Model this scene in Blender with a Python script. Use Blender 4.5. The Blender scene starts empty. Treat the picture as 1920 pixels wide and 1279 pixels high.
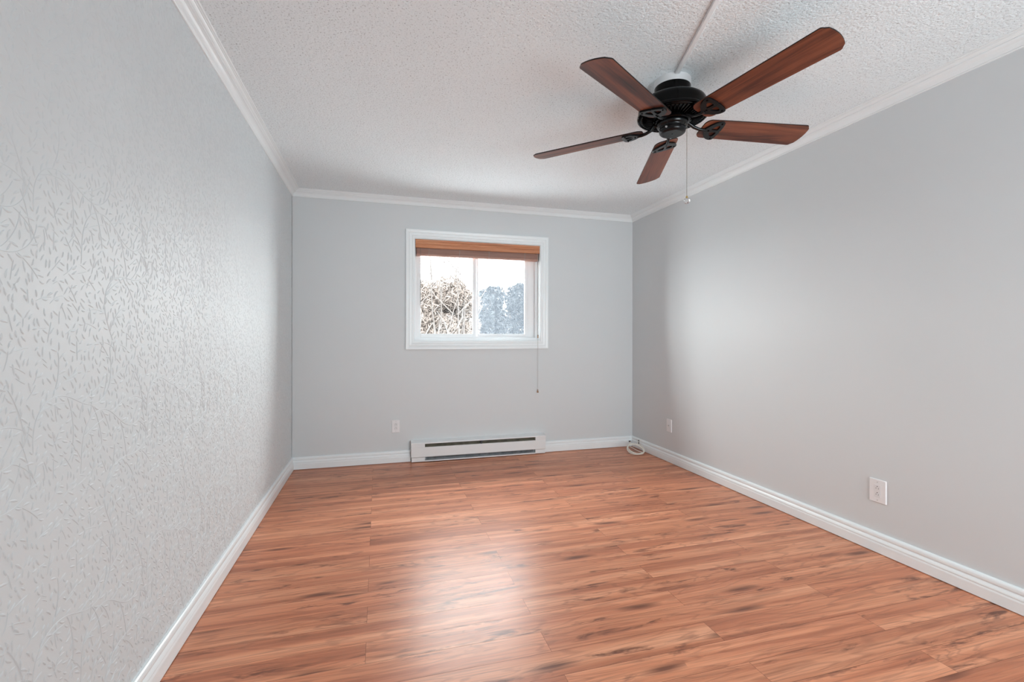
import bpy, bmesh, math, random
import numpy as np
from mathutils import Vector, Matrix

SC = bpy.context.scene
COL = SC.collection
PI = math.pi

# ------------------------------------------------------------------ room numbers
XL, XR, YB, YR = -0.723, 2.602, 4.433, -1.30     # left, right, back, rear wall faces
H = 2.438                                         # ceiling
EYE = 1.165
YAW = 0.2787
CS, SN = math.cos(YAW), math.sin(YAW)

# ------------------------------------------------------------------ camera
cam_d = bpy.data.cameras.new('camera')
cam = bpy.data.objects.new('camera', cam_d)
COL.objects.link(cam)
cam.location = (0, 0, EYE)
cam.rotation_mode = 'QUATERNION'
_q = Matrix.Rotation(-YAW, 4, 'Z') @ Matrix.Rotation(PI / 2, 4, 'X') @ Matrix.Rotation(0.0014, 4, 'Z')
cam.rotation_quaternion = _q.to_quaternion()
cam_d.sensor_fit = 'HORIZONTAL'
cam_d.sensor_width = 36.0
cam_d.lens = 876.27 / 1920 * 36.0
cam_d.shift_x = 0.0
cam_d.shift_y = -(639.5 - 630.54) / 1920
cam_d.clip_start = 0.02
cam_d.clip_end = 200
SC.camera = cam

# ------------------------------------------------------------------ sky, lights, exposure
SKY = 24.5
w = bpy.data.worlds.new('sky')
SC.world = w
w.use_nodes = True
bg = w.node_tree.nodes['Background']
bg.inputs['Color'].default_value = (0.96, 0.99, 1.0, 1)
bg.inputs['Strength'].default_value = SKY


def area(name, loc, rot, sx, sy, power, color=(1, 1, 1), portal=False):
    d = bpy.data.lights.new(name, 'AREA')
    d.shape = 'RECTANGLE'
    d.size, d.size_y = sx, sy
    d.energy = power
    d.color = color
    if portal:
        d.cycles.is_portal = True
    o = bpy.data.objects.new(name, d)
    COL.objects.link(o)
    o.location = loc
    o.rotation_euler = rot
    return o


# daylight guide in the window opening and an added fill light, unseen behind the camera
area('window_daylight', (0.943, YB + 0.16, 1.6), (-PI / 2, 0, 0), 1.24, 0.96, 1.0, portal=True)
sd_ = bpy.data.lights.new('bounce_sun', 'SUN')       # added sun, brightens the snow so more light reaches the ceiling
sd_.energy = 30
sd_.angle = 0.6
sun = bpy.data.objects.new('bounce_sun', sd_)
COL.objects.link(sun)
sun.rotation_euler = (math.radians(42), 0, math.radians(-12))
rear_fill = area('rear_fill_light', (1.55, YR + 0.02, 1.25), (PI / 2 + 0.05, 0, 0.05), 2.0, 1.8, 76, (0.85, 0.955, 1.0))
rear_fill.data.spread = 2.1

SC.view_settings.view_transform = 'Standard'
SC.view_settings.look = 'None'
SC.view_settings.exposure = 0.0
SC.view_settings.gamma = 1.0
SC.view_settings.use_curve_mapping = False
SC.cycles.use_denoising = True
SC.cycles.max_bounces = 14
SC.cycles.diffuse_bounces = 7
SC.cycles.transparent_max_bounces = 24
SC.cycles.caustics_reflective = False
SC.cycles.caustics_refractive = False
SC.cycles.sample_clamp_indirect = 6.0


# ------------------------------------------------------------------ node helpers
class NT:
    def __init__(self, name):
        self.m = bpy.data.materials.new(name)
        self.m.use_nodes = True
        self.t = self.m.node_tree
        self.b = self.t.nodes['Principled BSDF']
        self.out = self.t.nodes['Material Output']

    def n(self, kind, **kw):
        nd = self.t.nodes.new(kind)
        for k, v in kw.items():
            setattr(nd, k, v)
        return nd

    def link(self, a, b):
        self.t.links.new(a, b)

    def put(self, sock, v):
        if isinstance(v, (int, float)):
            sock.default_value = v
        elif isinstance(v, (tuple, list)):
            vv = tuple(v)
            if len(sock.default_value) == 4 and len(vv) == 3:
                vv = vv + (1,)
            sock.default_value = vv
        else:
            self.link(v, sock)

    def math(self, op, a, b=0.0, c=None, clamp=False):
        nd = self.n('ShaderNodeMath', operation=op, use_clamp=clamp)
        self.put(nd.inputs[0], a)
        self.put(nd.inputs[1], b)
        if c is not None:
            self.put(nd.inputs[2], c)
        return nd.outputs[0]

    def xyz(self, v):
        nd = self.n('ShaderNodeSeparateXYZ')
        self.link(v, nd.inputs[0])
        return nd.outputs

    def vec(self, x, y, z):
        nd = self.n('ShaderNodeCombineXYZ')
        for i, v in enumerate((x, y, z)):
            self.put(nd.inputs[i], v)
        return nd.outputs[0]

    def coord(self, which='Object'):
        return self.n('ShaderNodeTexCoord').outputs[which]

    def noise(self, v, scale, detail=3, rough=0.5, dist=0.0):
        nd = self.n('ShaderNodeTexNoise')
        self.link(v, nd.inputs['Vector'])
        nd.inputs['Scale'].default_value = scale
        nd.inputs['Detail'].default_value = detail
        nd.inputs['Roughness'].default_value = rough
        nd.inputs['Distortion'].default_value = dist
        return nd.outputs['Fac']

    def ramp(self, fac, stops, interp='LINEAR'):
        nd = self.n('ShaderNodeValToRGB')
        nd.color_ramp.interpolation = interp
        el = nd.color_ramp.elements
        while len(el) > 1:
            el.remove(el[-1])
        for i, (p, c) in enumerate(stops):
            e = el[0] if i == 0 else el.new(p)
            e.position = p
            if isinstance(c, (int, float)):
                c = (c, c, c)
            e.color = tuple(c) + (1,)
        self.link(fac, nd.inputs[0])
        return nd.outputs[0]

    def mix(self, fac, a, b, blend='MIX'):
        nd = self.n('ShaderNodeMix', data_type='RGBA', blend_type=blend)
        self.put(nd.inputs[0], fac)
        self.put(nd.inputs[6], a)
        self.put(nd.inputs[7], b)
        return nd.outputs[2]

    def bump(self, h, strength=0.5, distance=0.01):
        nd = self.n('ShaderNodeBump')
        nd.inputs['Strength'].default_value = strength
        nd.inputs['Distance'].default_value = distance
        self.link(h, nd.inputs['Height'])
        self.link(nd.outputs[0], self.b.inputs['Normal'])

    def pbr(self, color=None, rough=None, metal=None, spec=None):
        if color is not None:
            self.put(self.b.inputs['Base Color'], color)
        if rough is not None:
            self.put(self.b.inputs['Roughness'], rough)
        if metal is not None:
            self.put(self.b.inputs['Metallic'], metal)
        if spec is not None:
            self.put(self.b.inputs['Specular IOR Level'], spec)
        return self


MATS = {}


def simple(name, color, rough=0.5, metal=0.0, var=0.04, scale=14.0, bump=0.0, spec=0.5, vscale=None):
    """plain procedural material: slight colour variation and optional fine bump"""
    k = NT(name)
    c = k.coord()
    f = k.noise(c, scale, 3)
    lo = tuple(max(0, x * (1 - var)) for x in color)
    hi = tuple(min(1, x * (1 + var)) for x in color)
    k.pbr(k.ramp(f, [(0.35, lo), (0.65, hi)]), rough, metal, spec)
    if bump:
        k.bump(k.noise(c, vscale or 300, 2), bump, 0.001)
    MATS[name] = k.m
    return k.m


# wall paint
simple('grey_wall_paint', (0.648, 0.678, 0.690), 0.55, var=0.006, scale=2.0, bump=0.05, vscale=220, spec=0.3)
simple('wallpaper', (0.662, 0.702, 0.718), 0.5, var=0.006, scale=3.0, bump=0.05, vscale=260, spec=0.35)
simple('white_trim_paint', (0.820, 0.866, 0.880), 0.32, var=0.008, scale=4.0, spec=0.45)
simple('white_vinyl', (0.84, 0.85, 0.86), 0.35, var=0.006, scale=4.0)
simple('white_plastic', (0.80, 0.80, 0.81), 0.3, var=0.006, scale=30.0)
simple('raceway_plastic', (0.85, 0.90, 0.92), 0.35, var=0.006, scale=30.0)
simple('receptacle_plastic', (0.74, 0.74, 0.75), 0.3, var=0.006, scale=30.0)
simple('socket_dark', (0.03, 0.03, 0.032), 0.6, scale=30.0)
simple('screw_metal', (0.55, 0.55, 0.55), 0.4, 0.6, scale=30.0)
simple('white_enamel', (0.78, 0.795, 0.80), 0.35, var=0.01, scale=8.0)
simple('heater_inside', (0.10, 0.09, 0.06), 0.6, var=0.3, scale=20.0)
simple('heater_fins', (0.36, 0.39, 0.42), 0.4, 0.5, var=0.35, scale=25.0)
simple('black_metal', (0.0010, 0.0010, 0.0012), 0.16, 0.0, var=0.1, scale=20.0, spec=0.14)
simple('black_satin', (0.005, 0.0055, 0.006), 0.25, 0.0, var=0.1, scale=20.0, spec=0.26)
simple('blade_edge', (0.006, 0.004, 0.004), 0.4, scale=20.0, spec=0.3)
simple('white_ring_metal', (0.68, 0.68, 0.69), 0.45, var=0.02, scale=12.0)
simple('chain_metal', (0.30, 0.28, 0.25), 0.3, 0.8, scale=40.0)
simple('brass', (0.55, 0.40, 0.15), 0.3, 0.9, scale=40.0)
simple('cord_fabric', (0.42, 0.40, 0.37), 0.8, scale=60.0)
simple('wand_plastic', (0.16, 0.14, 0.13), 0.35, scale=40.0)
simple('tassel_wood', (0.30, 0.14, 0.05), 0.4, var=0.2, scale=60.0)
simple('cable_white', (0.74, 0.71, 0.64), 0.45, var=0.05, scale=20.0)
simple('plug_black', (0.02, 0.02, 0.022), 0.4, scale=40.0)
simple('plaster', (0.7, 0.7, 0.7), 0.7, scale=3.0)

# popcorn ceiling
k = NT('popcorn_ceiling')
c = k.coord()
v1 = k.n('ShaderNodeTexVoronoi', feature='F1')
k.link(c, v1.inputs['Vector'])
v1.inputs['Scale'].default_value = 80
v1.inputs['Randomness'].default_value = 1.0
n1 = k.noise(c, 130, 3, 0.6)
n2 = k.noise(c, 70, 2, 0.5)
hgt = k.math('ADD', k.math('MULTIPLY', k.math('SUBTRACT', 1.0, v1.outputs['Distance']), 0.45),
             k.math('ADD', k.math('MULTIPLY', n1, 0.9), k.math('MULTIPLY', n2, 0.7)))
pit_shade = k.ramp(n1, [(0.335, (0.47, 0.50, 0.515)), (0.41, (0.84, 0.905, 0.93))])  # shade in the low points of the stipple, put into the colour
k.pbr(pit_shade, 0.85, spec=0.2)
k.bump(hgt, 0.8, 0.0042)
MATS['popcorn_ceiling'] = k.m

# laminate floor
ROW, LEN, OY, OX = 0.1215, 1.32, 1.618, 0.617
k = NT('laminate_floor')
x, y, z = k.xyz(k.coord())
yy = k.math('DIVIDE', k.math('SUBTRACT', y, OY), ROW)
row = k.math('FLOOR', yy)
fy = k.math('SUBTRACT', yy, row)
par = k.math('ABSOLUTE', k.math('MODULO', row, 2.0))
xx = k.math('DIVIDE', k.math('ADD', k.math('SUBTRACT', x, OX), k.math('MULTIPLY', par, LEN / 2)), LEN)
colm = k.math('FLOOR', xx)
fx = k.math('SUBTRACT', xx, colm)
wn = k.n('ShaderNodeTexWhiteNoise', noise_dimensions='3D')
k.link(k.vec(row, colm, 3.7), wn.inputs['Vector'])
r1, r2, r3 = k.xyz(wn.outputs['Color'])
bx = k.math('ADD', x, k.math('MULTIPLY', r1, 31.0))
by = k.math('ADD', y, k.math('MULTIPLY', r2, 17.0))
bz = k.math('MULTIPLY', r3, 9.0)
band = k.noise(k.vec(k.math('MULTIPLY', bx, 0.55), k.math('MULTIPLY', by, 15.0), bz), 1.0, 4, 0.55, 0.35)
fine = k.noise(k.vec(k.math('MULTIPLY', bx, 3.0), k.math('MULTIPLY', by, 120.0), bz), 1.0, 4, 0.6)
fibre = k.noise(k.vec(k.math('MULTIPLY', bx, 14.0), k.math('MULTIPLY', by, 330.0), bz), 1.0, 2, 0.6)
hillv = k.vec(k.math('MULTIPLY', bx, 1.3), k.math('MULTIPLY', by, 9.0), bz)
hill = k.noise(hillv, 1.0, 2, 0.45, 0.25)
rings = k.math('SINE', k.math('MULTIPLY', hill, 75.0))
ringl = k.ramp(rings, [(0.55, 0.0), (0.98, 1.0)])
smudn = k.noise(k.vec(k.math('MULTIPLY', bx, 5.5), k.math('MULTIPLY', by, 30.0), bz), 1.0, 4, 0.62, 0.6)
smud = k.ramp(smudn, [(0.53, 0.0), (0.66, 1.0)])
clus = k.ramp(k.noise(k.vec(k.math('MULTIPLY', bx, 1.7), k.math('MULTIPLY', by, 10.0), bz), 1.0, 1), [(0.47, 0.0), (0.58, 1.0)])
smud = k.math('MULTIPLY', smud, clus)
kv = k.n('ShaderNodeTexVoronoi', feature='F1')
k.link(k.vec(k.math('MULTIPLY', bx, 1.9), k.math('MULTIPLY', by, 10.0), bz), kv.inputs['Vector'])
kv.inputs['Scale'].default_value = 1.0
kc = k.xyz(kv.outputs['Color'])[0]
kd = k.math('ADD', kv.outputs['Distance'], k.math('MULTIPLY', k.math('SUBTRACT', fine, 0.5), 0.16))
knot = k.math('MULTIPLY', k.ramp(kd, [(0.07, 1.0), (0.24, 0.0)]), k.math('GREATER_THAN', kc, 0.42))
smud = k.math('MAXIMUM', smud, knot)
base = k.ramp(band, [(0.28, (0.330, 0.104, 0.050)), (0.42, (0.475, 0.163, 0.080)),
                     (0.54, (0.595, 0.234, 0.120)), (0.70, (0.710, 0.325, 0.184))])
base = k.mix(k.math('MULTIPLY', k.math('SUBTRACT', 1.0, k.ramp(fine, [(0.34, 0.0), (0.52, 1.0)])), 0.46), base,
             (0.235, 0.088, 0.047))
base = k.mix(k.math('MULTIPLY', k.ramp(fibre, [(0.5, 0.0), (0.75, 1.0)]), 0.16), base, (0.60, 0.32, 0.20))
base = k.mix(k.math('MULTIPLY', ringl, 0.26), base, (0.185, 0.066, 0.038))
base = k.mix(k.math('MULTIPLY', smud, 0.9), base, (0.135, 0.045, 0.026))
hs = k.n('ShaderNodeHueSaturation')
k.link(base, hs.inputs['Color'])
k.link(k.math('ADD', 1.02, k.math('MULTIPLY', r3, 0.16)), hs.inputs['Value'])
hs.inputs['Saturation'].default_value = 0.98
base = hs.outputs[0]
ey = k.math('MINIMUM', fy, k.math('SUBTRACT', 1.0, fy))
ex = k.math('MINIMUM', fx, k.math('SUBTRACT', 1.0, fx))
sy_ = k.math('LESS_THAN', k.math('MULTIPLY', ey, ROW), 0.0008)
sx_ = k.math('LESS_THAN', k.math('MULTIPLY', ex, LEN), 0.0007)
seam = k.math('MAXIMUM', sy_, sx_)
base = k.mix(k.math('MULTIPLY', seam, 0.7), base, (0.09, 0.035, 0.022))
k.pbr(base, k.math('ADD', 0.34, k.math('MULTIPLY', seam, 0.3)), spec=0.30)
k.bump(k.math('SUBTRACT', k.math('MULTIPLY', fine, 0.25), seam), 0.10, 0.001)
MATS['laminate_floor'] = k.m


def wood(name, stops, sx=3.0, sy=40.0, rough=0.3, spec=0.5, axis=0):
    k = NT(name)
    x, y, z = k.xyz(k.coord())
    if axis == 0:
        a, b = x, y
    else:
        a, b = x, z
    info = k.n('ShaderNodeObjectInfo')
    rnd = k.math('MULTIPLY', info.outputs['Random'], 20.0)
    v = k.vec(k.math('ADD', k.math('MULTIPLY', a, sx), rnd), k.math('MULTIPLY', b, sy), rnd)
    f = k.noise(v, 1.0, 5, 0.6, 0.4)
    v2 = k.vec(k.math('ADD', k.math('MULTIPLY', a, sx * 5), rnd), k.math('MULTIPLY', b, sy * 7), rnd)
    f2 = k.noise(v2, 1.0, 3, 0.6)
    ff = k.math('ADD', k.math('MULTIPLY', f, 0.8), k.math('MULTIPLY', f2, 0.2))
    k.pbr(k.ramp(ff, stops), rough, spec=spec)
    MATS[name] = k.m
    return k.m


wood('mahogany_blade', [(0.32, (0.020, 0.0060, 0.0038)), (0.43, (0.078, 0.0190, 0.0090)),
                        (0.54, (0.175, 0.0480, 0.0205)), (0.70, (0.270, 0.0860, 0.0380))], 1.3, 16.0, 0.36, 0.35)
wood('blind_wood', [(0.32, (0.34, 0.115, 0.045)), (0.5, (0.50, 0.20, 0.09)), (0.7, (0.58, 0.27, 0.14))], 2.0, 30.0,
     0.4, 0.4, axis=1)
wood('blind_slat_wood', [(0.32, (0.30, 0.15, 0.11)), (0.5, (0.40, 0.22, 0.17)), (0.7, (0.46, 0.28, 0.22))], 2.0, 30.0,
     0.4, 0.4, axis=1)

# window pane: thin clear glass, lets daylight straight through with a faint reflection
k = NT('window_glass')
tr = k.n('ShaderNodeBsdfTransparent')
tr.inputs[0].default_value = (0.97, 0.985, 0.98, 1)
gl = k.n('ShaderNodeBsdfGlossy')
gl.inputs['Roughness'].default_value = 0.02
fr = k.n('ShaderNodeFresnel')
fr.inputs[0].default_value = 1.12
mx = k.n('ShaderNodeMixShader')
k.link(fr.outputs[0], mx.inputs[0])
k.link(tr.outputs[0], mx.inputs[1])
k.link(gl.outputs[0], mx.inputs[2])
k.link(mx.outputs[0], k.out.inputs[0])
MATS['window_glass'] = k.m

# insect screen: a fine mesh seen as a thin bluish veil
k = NT('insect_mesh')
tr = k.n('ShaderNodeBsdfTransparent')
df = k.n('ShaderNodeBsdfTranslucent')
df.inputs[0].default_value = (0.62, 0.70, 0.82, 1)
mx = k.n('ShaderNodeMixShader')
mx.inputs[0].default_value = 0.021
k.link(tr.outputs[0], mx.inputs[1])
k.link(df.outputs[0], mx.inputs[2])
k.link(mx.outputs[0], k.out.inputs[0])
MATS['insect_mesh'] = k.m

# crystal pull
k = NT('crystal')
k.pbr((1, 1, 1), 0.02)
k.b.inputs['Transmission Weight'].default_value = 1.0
k.b.inputs['IOR'].default_value = 1.5
MATS['crystal'] = k.m


def foliage(name, stops, rough=0.8):
    k = NT(name)
    f = k.noise(k.coord(), 9.0, 4, 0.7)
    k.pbr(k.ramp(f, stops), rough, spec=0.2)
    MATS[name] = k.m


foliage('dry_leaves', [(0.30, (0.072, 0.0600, 0.0535)), (0.45, (0.080, 0.0660, 0.0585)), (0.6, (0.086, 0.0710, 0.0635)),
                       (0.75, (0.092, 0.0780, 0.0710))])
foliage('pale_bark', [(0.3, (0.026, 0.0225, 0.021)), (0.7, (0.040, 0.035, 0.033))])
foliage('hedge_leaves', [(0.3, (0.003, 0.0036, 0.004)), (0.5, (0.0065, 0.0078, 0.0087)), (0.7, (0.013, 0.0150, 0.0165))])
foliage('pale_limb', [(0.3, (0.028, 0.0255, 0.024)), (0.7, (0.038, 0.035, 0.033))])
foliage('snow', [(0.3, (0.8, 0.82, 0.85)), (0.7, (0.88, 0.9, 0.92))])
foliage('house_render', [(0.3, (0.05, 0.046, 0.043)), (0.7, (0.06, 0.055, 0.052))])
foliage('roof_shingle', [(0.3, (0.028, 0.0215, 0.0200)), (0.7, (0.034, 0.0265, 0.0245))])


# ------------------------------------------------------------------ mesh builder
class MB:
    def __init__(self):
        self.v, self.f, self.s = [], [], []

    def add(self, verts, faces, smooth=False):
        o = len(self.v)
        self.v += [tuple(p) for p in verts]
        self.f += [tuple(i + o for i in q) for q in faces]
        self.s += [smooth] * len(faces)
        return self

    def box(self, x0, x1, y0, y1, z0, z1):
        p = [(x, y, z) for z in (z0, z1) for y in (y0, y1) for x in (x0, x1)]
        return self.add(p, [(0, 2, 3, 1), (4, 5, 7, 6), (0, 1, 5, 4), (2, 6, 7, 3), (0, 4, 6, 2), (1, 3, 7, 5)])

    def lathe(self, prof, c=(0, 0, 0), n=48, axis='Z', caps=True):
        """prof: list of (r, h). axis Z, or 'Y'/'X' for the h direction"""
        vs, fs = [], []
        for r, h in prof:
            for i in range(n):
                a = 2 * PI * i / n
                u, v = r * math.cos(a), r * math.sin(a)
                if axis == 'Z':
                    p = (c[0] + u, c[1] + v, c[2] + h)
                elif axis == 'Y':
                    p = (c[0] + u, c[1] + h, c[2] + v)
                else:
                    p = (c[0] + h, c[1] + u, c[2] + v)
                vs.append(p)
        for k_ in range(len(prof) - 1):
            for i in range(n):
                j = (i + 1) % n
                fs.append((k_ * n + i, k_ * n + j, (k_ + 1) * n + j, (k_ + 1) * n + i))
        if caps:
            fs.append(tuple(range(n - 1, -1, -1)))
            o = (len(prof) - 1) * n
            fs.append(tuple(o + i for i in range(n)))
        return self.add(vs, fs, True)

    def tube(self, pts, r, n=8, closed=False):
        pts = [Vector(p) for p in pts]
        rs = r if isinstance(r, (list, tuple)) else [r] * len(pts)
        m = len(pts)
        vs, fs = [], []
        up = None
        for i, p in enumerate(pts):
            if closed:
                t = pts[(i + 1) % m] - pts[i - 1]
            else:
                t = pts[min(i + 1, m - 1)] - pts[max(i - 1, 0)]
            t.normalize()
            if up is None:
                up = Vector((0, 0, 1)) if abs(t.z) < 0.9 else Vector((1, 0, 0))
            a = t.cross(up)
            if a.length < 1e-5:
                a = t.orthogonal()
            a.normalize()
            b = a.cross(t).normalized()
            up = b
            for j in range(n):
                q = 2 * PI * j / n
                vs.append(p + rs[i] * (math.cos(q) * a + math.sin(q) * b))
        for i in range(m if closed else m - 1):
            i2 = (i + 1) % m
            for j in range(n):
                j2 = (j + 1) % n
                fs.append((i * n + j, i * n + j2, i2 * n + j2, i2 * n + j))
        if not closed:
            fs.append(tuple(range(n - 1, -1, -1)))
            fs.append(tuple((m - 1) * n + j for j in range(n)))
        return self.add(vs, fs, True)

    def sphere(self, c, r, n=16, m=10, sz=1.0):
        prof = [(max(1e-5, r * math.sin(PI * i / m)), -r * sz * math.cos(PI * i / m)) for i in range(m + 1)]
        return self.lathe(prof, c, n)

    def prism(self, outline, z0, z1, frame=None, smooth=False):
        """2D outline extruded; frame(u, v, w) -> xyz"""
        frame = frame or (lambda u, v, ww: (u, v, ww))
        n = len(outline)
        vs = [frame(u, v, z0) for u, v in outline] + [frame(u, v, z1) for u, v in outline]
        fs = [tuple(range(n - 1, -1, -1)), tuple(range(n, 2 * n))]
        fs += [(i, (i + 1) % n, n + (i + 1) % n, n + i) for i in range(n)]
        return self.add(vs, fs, smooth)

    def build(self, name, mat, parent=None, bevel=0.0, seg=2, angle=35, loc=None):
        me = bpy.data.meshes.new(name)
        me.from_pydata(self.v, [], self.f)
        me.polygons.foreach_set('use_smooth', self.s)
        me.validate()
        bm = bmesh.new()
        bm.from_mesh(me)
        bmesh.ops.recalc_face_normals(bm, faces=bm.faces)
        la = math.radians(angle)
        for e in bm.edges:
            if len(e.link_faces) == 2 and e.calc_face_angle(0) > la:
                e.smooth = False
        bm.to_mesh(me)
        bm.free()
        o = bpy.data.objects.new(name, me)
        COL.objects.link(o)
        if loc is not None:
            o.location = loc
        me.materials.append(MATS[mat] if isinstance(mat, str) else mat)
        if parent is not None:
            o.parent = parent
        if bevel:
            b = o.modifiers.new('bevel', 'BEVEL')
            b.width = bevel
            b.segments = seg
            b.limit_method = 'ANGLE'
            b.angle_limit = math.radians(40)
        return o


def thing(name, label, cat, loc=(0, 0, 0), group=None, rot=None):
    o = bpy.data.objects.new(name, None)
    o.empty_display_size = 0.05
    COL.objects.link(o)
    o.location = loc
    if rot is not None:
        o.rotation_euler = rot
    o['label'] = label
    o['category'] = cat
    if group:
        o['group'] = group
    return o


def structure(o, label=None):
    o['kind'] = 'structure'
    if label:
        o['label'] = label
    return o


# ------------------------------------------------------------------ the shell
T = 0.12
structure(MB().box(XL - T, XR + T, YR - T, YB + T, -0.1, 0.0).build('floor', 'laminate_floor'),
          'reddish brown wood laminate floor laid in staggered boards')
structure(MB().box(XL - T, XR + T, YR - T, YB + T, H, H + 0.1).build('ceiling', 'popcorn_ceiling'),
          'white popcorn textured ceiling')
structure(MB().box(XR, XR + T, YR - T, YB + T, 0.0, H).build('wall_right', 'grey_wall_paint'),
          'smooth light grey wall on the right')
structure(MB().box(XL, XR, YR - T, YR, 0.0, H).build('wall_rear', 'grey_wall_paint'))
WX0, WX1, WZ0, WZ1 = 0.323, 1.563, 1.121, 2.077
WT = 0.16
mb = MB()
mb.box(XL - T, WX0, YB, YB + WT, 0, H).box(WX1, XR + T, YB, YB + WT, 0, H)
mb.box(WX0, WX1, YB, YB + WT, 0, WZ0).box(WX0, WX1, YB, YB + WT, WZ1, H)
structure(mb.build('wall_back', 'grey_wall_paint'), 'light grey end wall with the window')


# ---- left wall: embossed vine wallpaper, the vines and leaves are relief on the wall's own mesh
def make_wallpaper():
    rng = np.random.default_rng(7)
    TW, TH = 0.52, 0.53
    G = 0.004
    gw, gh = int(TW / G), int(TH / G)
    occ = np.zeros((gw, gh), bool)

    def cells(pts):
        return (np.floor(pts[:, 0] / G).astype(int) % gw, np.floor(pts[:, 1] / G).astype(int) % gh)

    leaves, stems = [], []

    def leaf_pts(p, a, L, cv, m=6):
        s = np.linspace(0.0, 1, m)
        ang = a + cv * s
        dx = np.cumsum(np.cos(ang)) / m * L
        dy = np.cumsum(np.sin(ang)) / m * L
        return np.stack([p[0] + dx, p[1] + dy], 1)

    def try_leaf(p, a, L, skip=2):
        cv = rng.choice([-1, 1]) * rng.uniform(0.2, 1.0)
        pts = leaf_pts(p, a, L, cv, 8)
        nrm = np.array([-math.sin(a), math.cos(a)]) * 0.0036
        allp = np.concatenate([pts[skip:], pts[skip:-1] + nrm, pts[skip:-1] - nrm])
        cx, cy = cells(allp)
        if occ[cx, cy].any():
            return False
        occ[cx, cy] = True
        leaves.append((p[0], p[1], a, L, cv))
        return True

    def stem(p, a, L, curl, nl=0.015, l0=0.022, bend=0.0, leafy=True, wave=None):
        n = max(4, int(L / 0.006))
        pts = [np.array(p, float)]
        for i in range(n):
            cc = curl if wave is None else wave * math.cos(i / n * 2 * PI * 1.0 + bend)
            a += cc * 0.006
            pts.append(pts[-1] + 0.006 * np.array([math.cos(a), math.sin(a)]))
        pts = np.array(pts)
        stems.append(pts)
        cx, cy = cells(pts)
        d = 0.0
        side = 1 if rng.random() < 0.5 else -1
        if leafy:
            for i in range(1, len(pts)):
                d += 0.006
                if d >= nl:
                    d = 0.0
                    t = pts[i] - pts[i - 1]
                    ta = math.atan2(t[1], t[0])
                    for sd in ((side,) if rng.random() < 0.55 else (1, -1)):
                        try_leaf(pts[i], ta + sd * rng.uniform(0.55, 1.0), l0 * rng.uniform(1.1, 1.65))
                    side = -side
            t = pts[-1] - pts[-2]
            try_leaf(pts[-1], math.atan2(t[1], t[0]), l0)
        occ[cx, cy] = True
        return pts

    mains = []
    for i in range(3):
        p = (TW * (i + 0.3) / 3 + rng.uniform(-.02, .02), rng.uniform(0, TH))
        mains.append(stem(p, PI / 2 + rng.uniform(-.25, .25), TH * 0.98, 0, wave=rng.choice([-1, 1]) * 13.0,
                          bend=rng.uniform(0, 6), nl=0.02))
    for pts in mains:
        side = 1
        for i in range(6, len(pts) - 2, 9):
            t = pts[i] - pts[i - 1]
            ta = math.atan2(t[1], t[0])
            stem(pts[i], ta + side * rng.uniform(0.5, 0.9), rng.uniform(0.07, 0.14), side * rng.uniform(2, 9))
            side = -side
    for _ in range(420):
        p = rng.uniform((0, 0), (TW, TH))
        ix, iy = int(p[0] / G), int(p[1] / G)
        if occ[np.ix_([(ix + q) % gw for q in range(-2, 3)], [(iy + q) % gh for q in range(-2, 3)])].any():
            continue
        stem(p, PI / 2 + rng.normal(0, 0.7), rng.uniform(0.02, 0.06), rng.uniform(-14, 14), l0=0.020)
    for _ in range(4000):
        p = rng.uniform((0, 0), (TW, TH))
        try_leaf(p, PI / 2 * rng.choice([-1, 1]) + rng.normal(0, 0.55), rng.uniform(0.018, 0.029), skip=0)

    # one tile of relief: (along the wall, up, height)
    V, F = [], []

    def put(vs, fs):
        o = len(V)
        V.extend(vs)
        F.extend([tuple(i + o for i in f) for f in fs])

    for (px, py, a, L, cv) in leaves:
        S = [0.0, 0.28, 0.55, 0.8, 1.0]
        W = [0.0, 0.75, 1.0, 0.7, 0.0]
        hw = 0.0027 * (0.8 + 0.4 * L / 0.025)
        P = leaf_pts((px, py), a, L, cv, 11)
        vs = []
        idx = []
        for s, wv in zip(S, W):
            q = P[int(round(s * 10))]
            aa = a + cv * s
            nx, ny = -math.sin(aa), math.cos(aa)
            if wv == 0:
                idx.append((len(vs),))
                vs.append((q[0], q[1], 0.0002))
            else:
                idx.append((len(vs), len(vs) + 1, len(vs) + 2))
                vs.append((q[0] + nx * hw * wv, q[1] + ny * hw * wv, -0.0004))
                vs.append((q[0], q[1], 0.0024 * (0.5 + 0.5 * wv)))
                vs.append((q[0] - nx * hw * wv, q[1] - ny * hw * wv, -0.0004))
        fs = [(idx[0][0], idx[1][1], idx[1][0]), (idx[0][0], idx[1][2], idx[1][1])]
        for i in (1, 2):
            A, B = idx[i], idx[i + 1]
            fs += [(A[0], A[1], B[1], B[0]), (A[1], A[2], B[2], B[1])]
        fs += [(idx[3][0], idx[3][1], idx[4][0]), (idx[3][1], idx[3][2], idx[4][0])]
        put(vs, fs)
    for pts in stems:
        n = len(pts)
        vs, fs = [], []
        for i in range(n):
            t = pts[min(i + 1, n - 1)] - pts[max(i - 1, 0)]
            t = t / (np.linalg.norm(t) + 1e-9)
            nx, ny = -t[1] * 0.0012, t[0] * 0.0012
            hs_ = 0.0014 if 0 < i < n - 1 else -0.0002
            vs += [(pts[i][0] + nx, pts[i][1] + ny, -0.0003), (pts[i][0], pts[i][1], hs_),
                   (pts[i][0] - nx, pts[i][1] - ny, -0.0003)]
        for i in range(n - 1):
            b = 3 * i
            fs += [(b, b + 1, b + 4, b + 3), (b + 1, b + 2, b + 5, b + 4)]
        put(vs, fs)
    V = np.array(V)
    print('wallpaper tile leaves', len(leaves), 'verts', len(V))
    y0, ny_, nz_ = -0.35, 10, 5
    allv, allf = [], []
    base = 0
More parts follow.
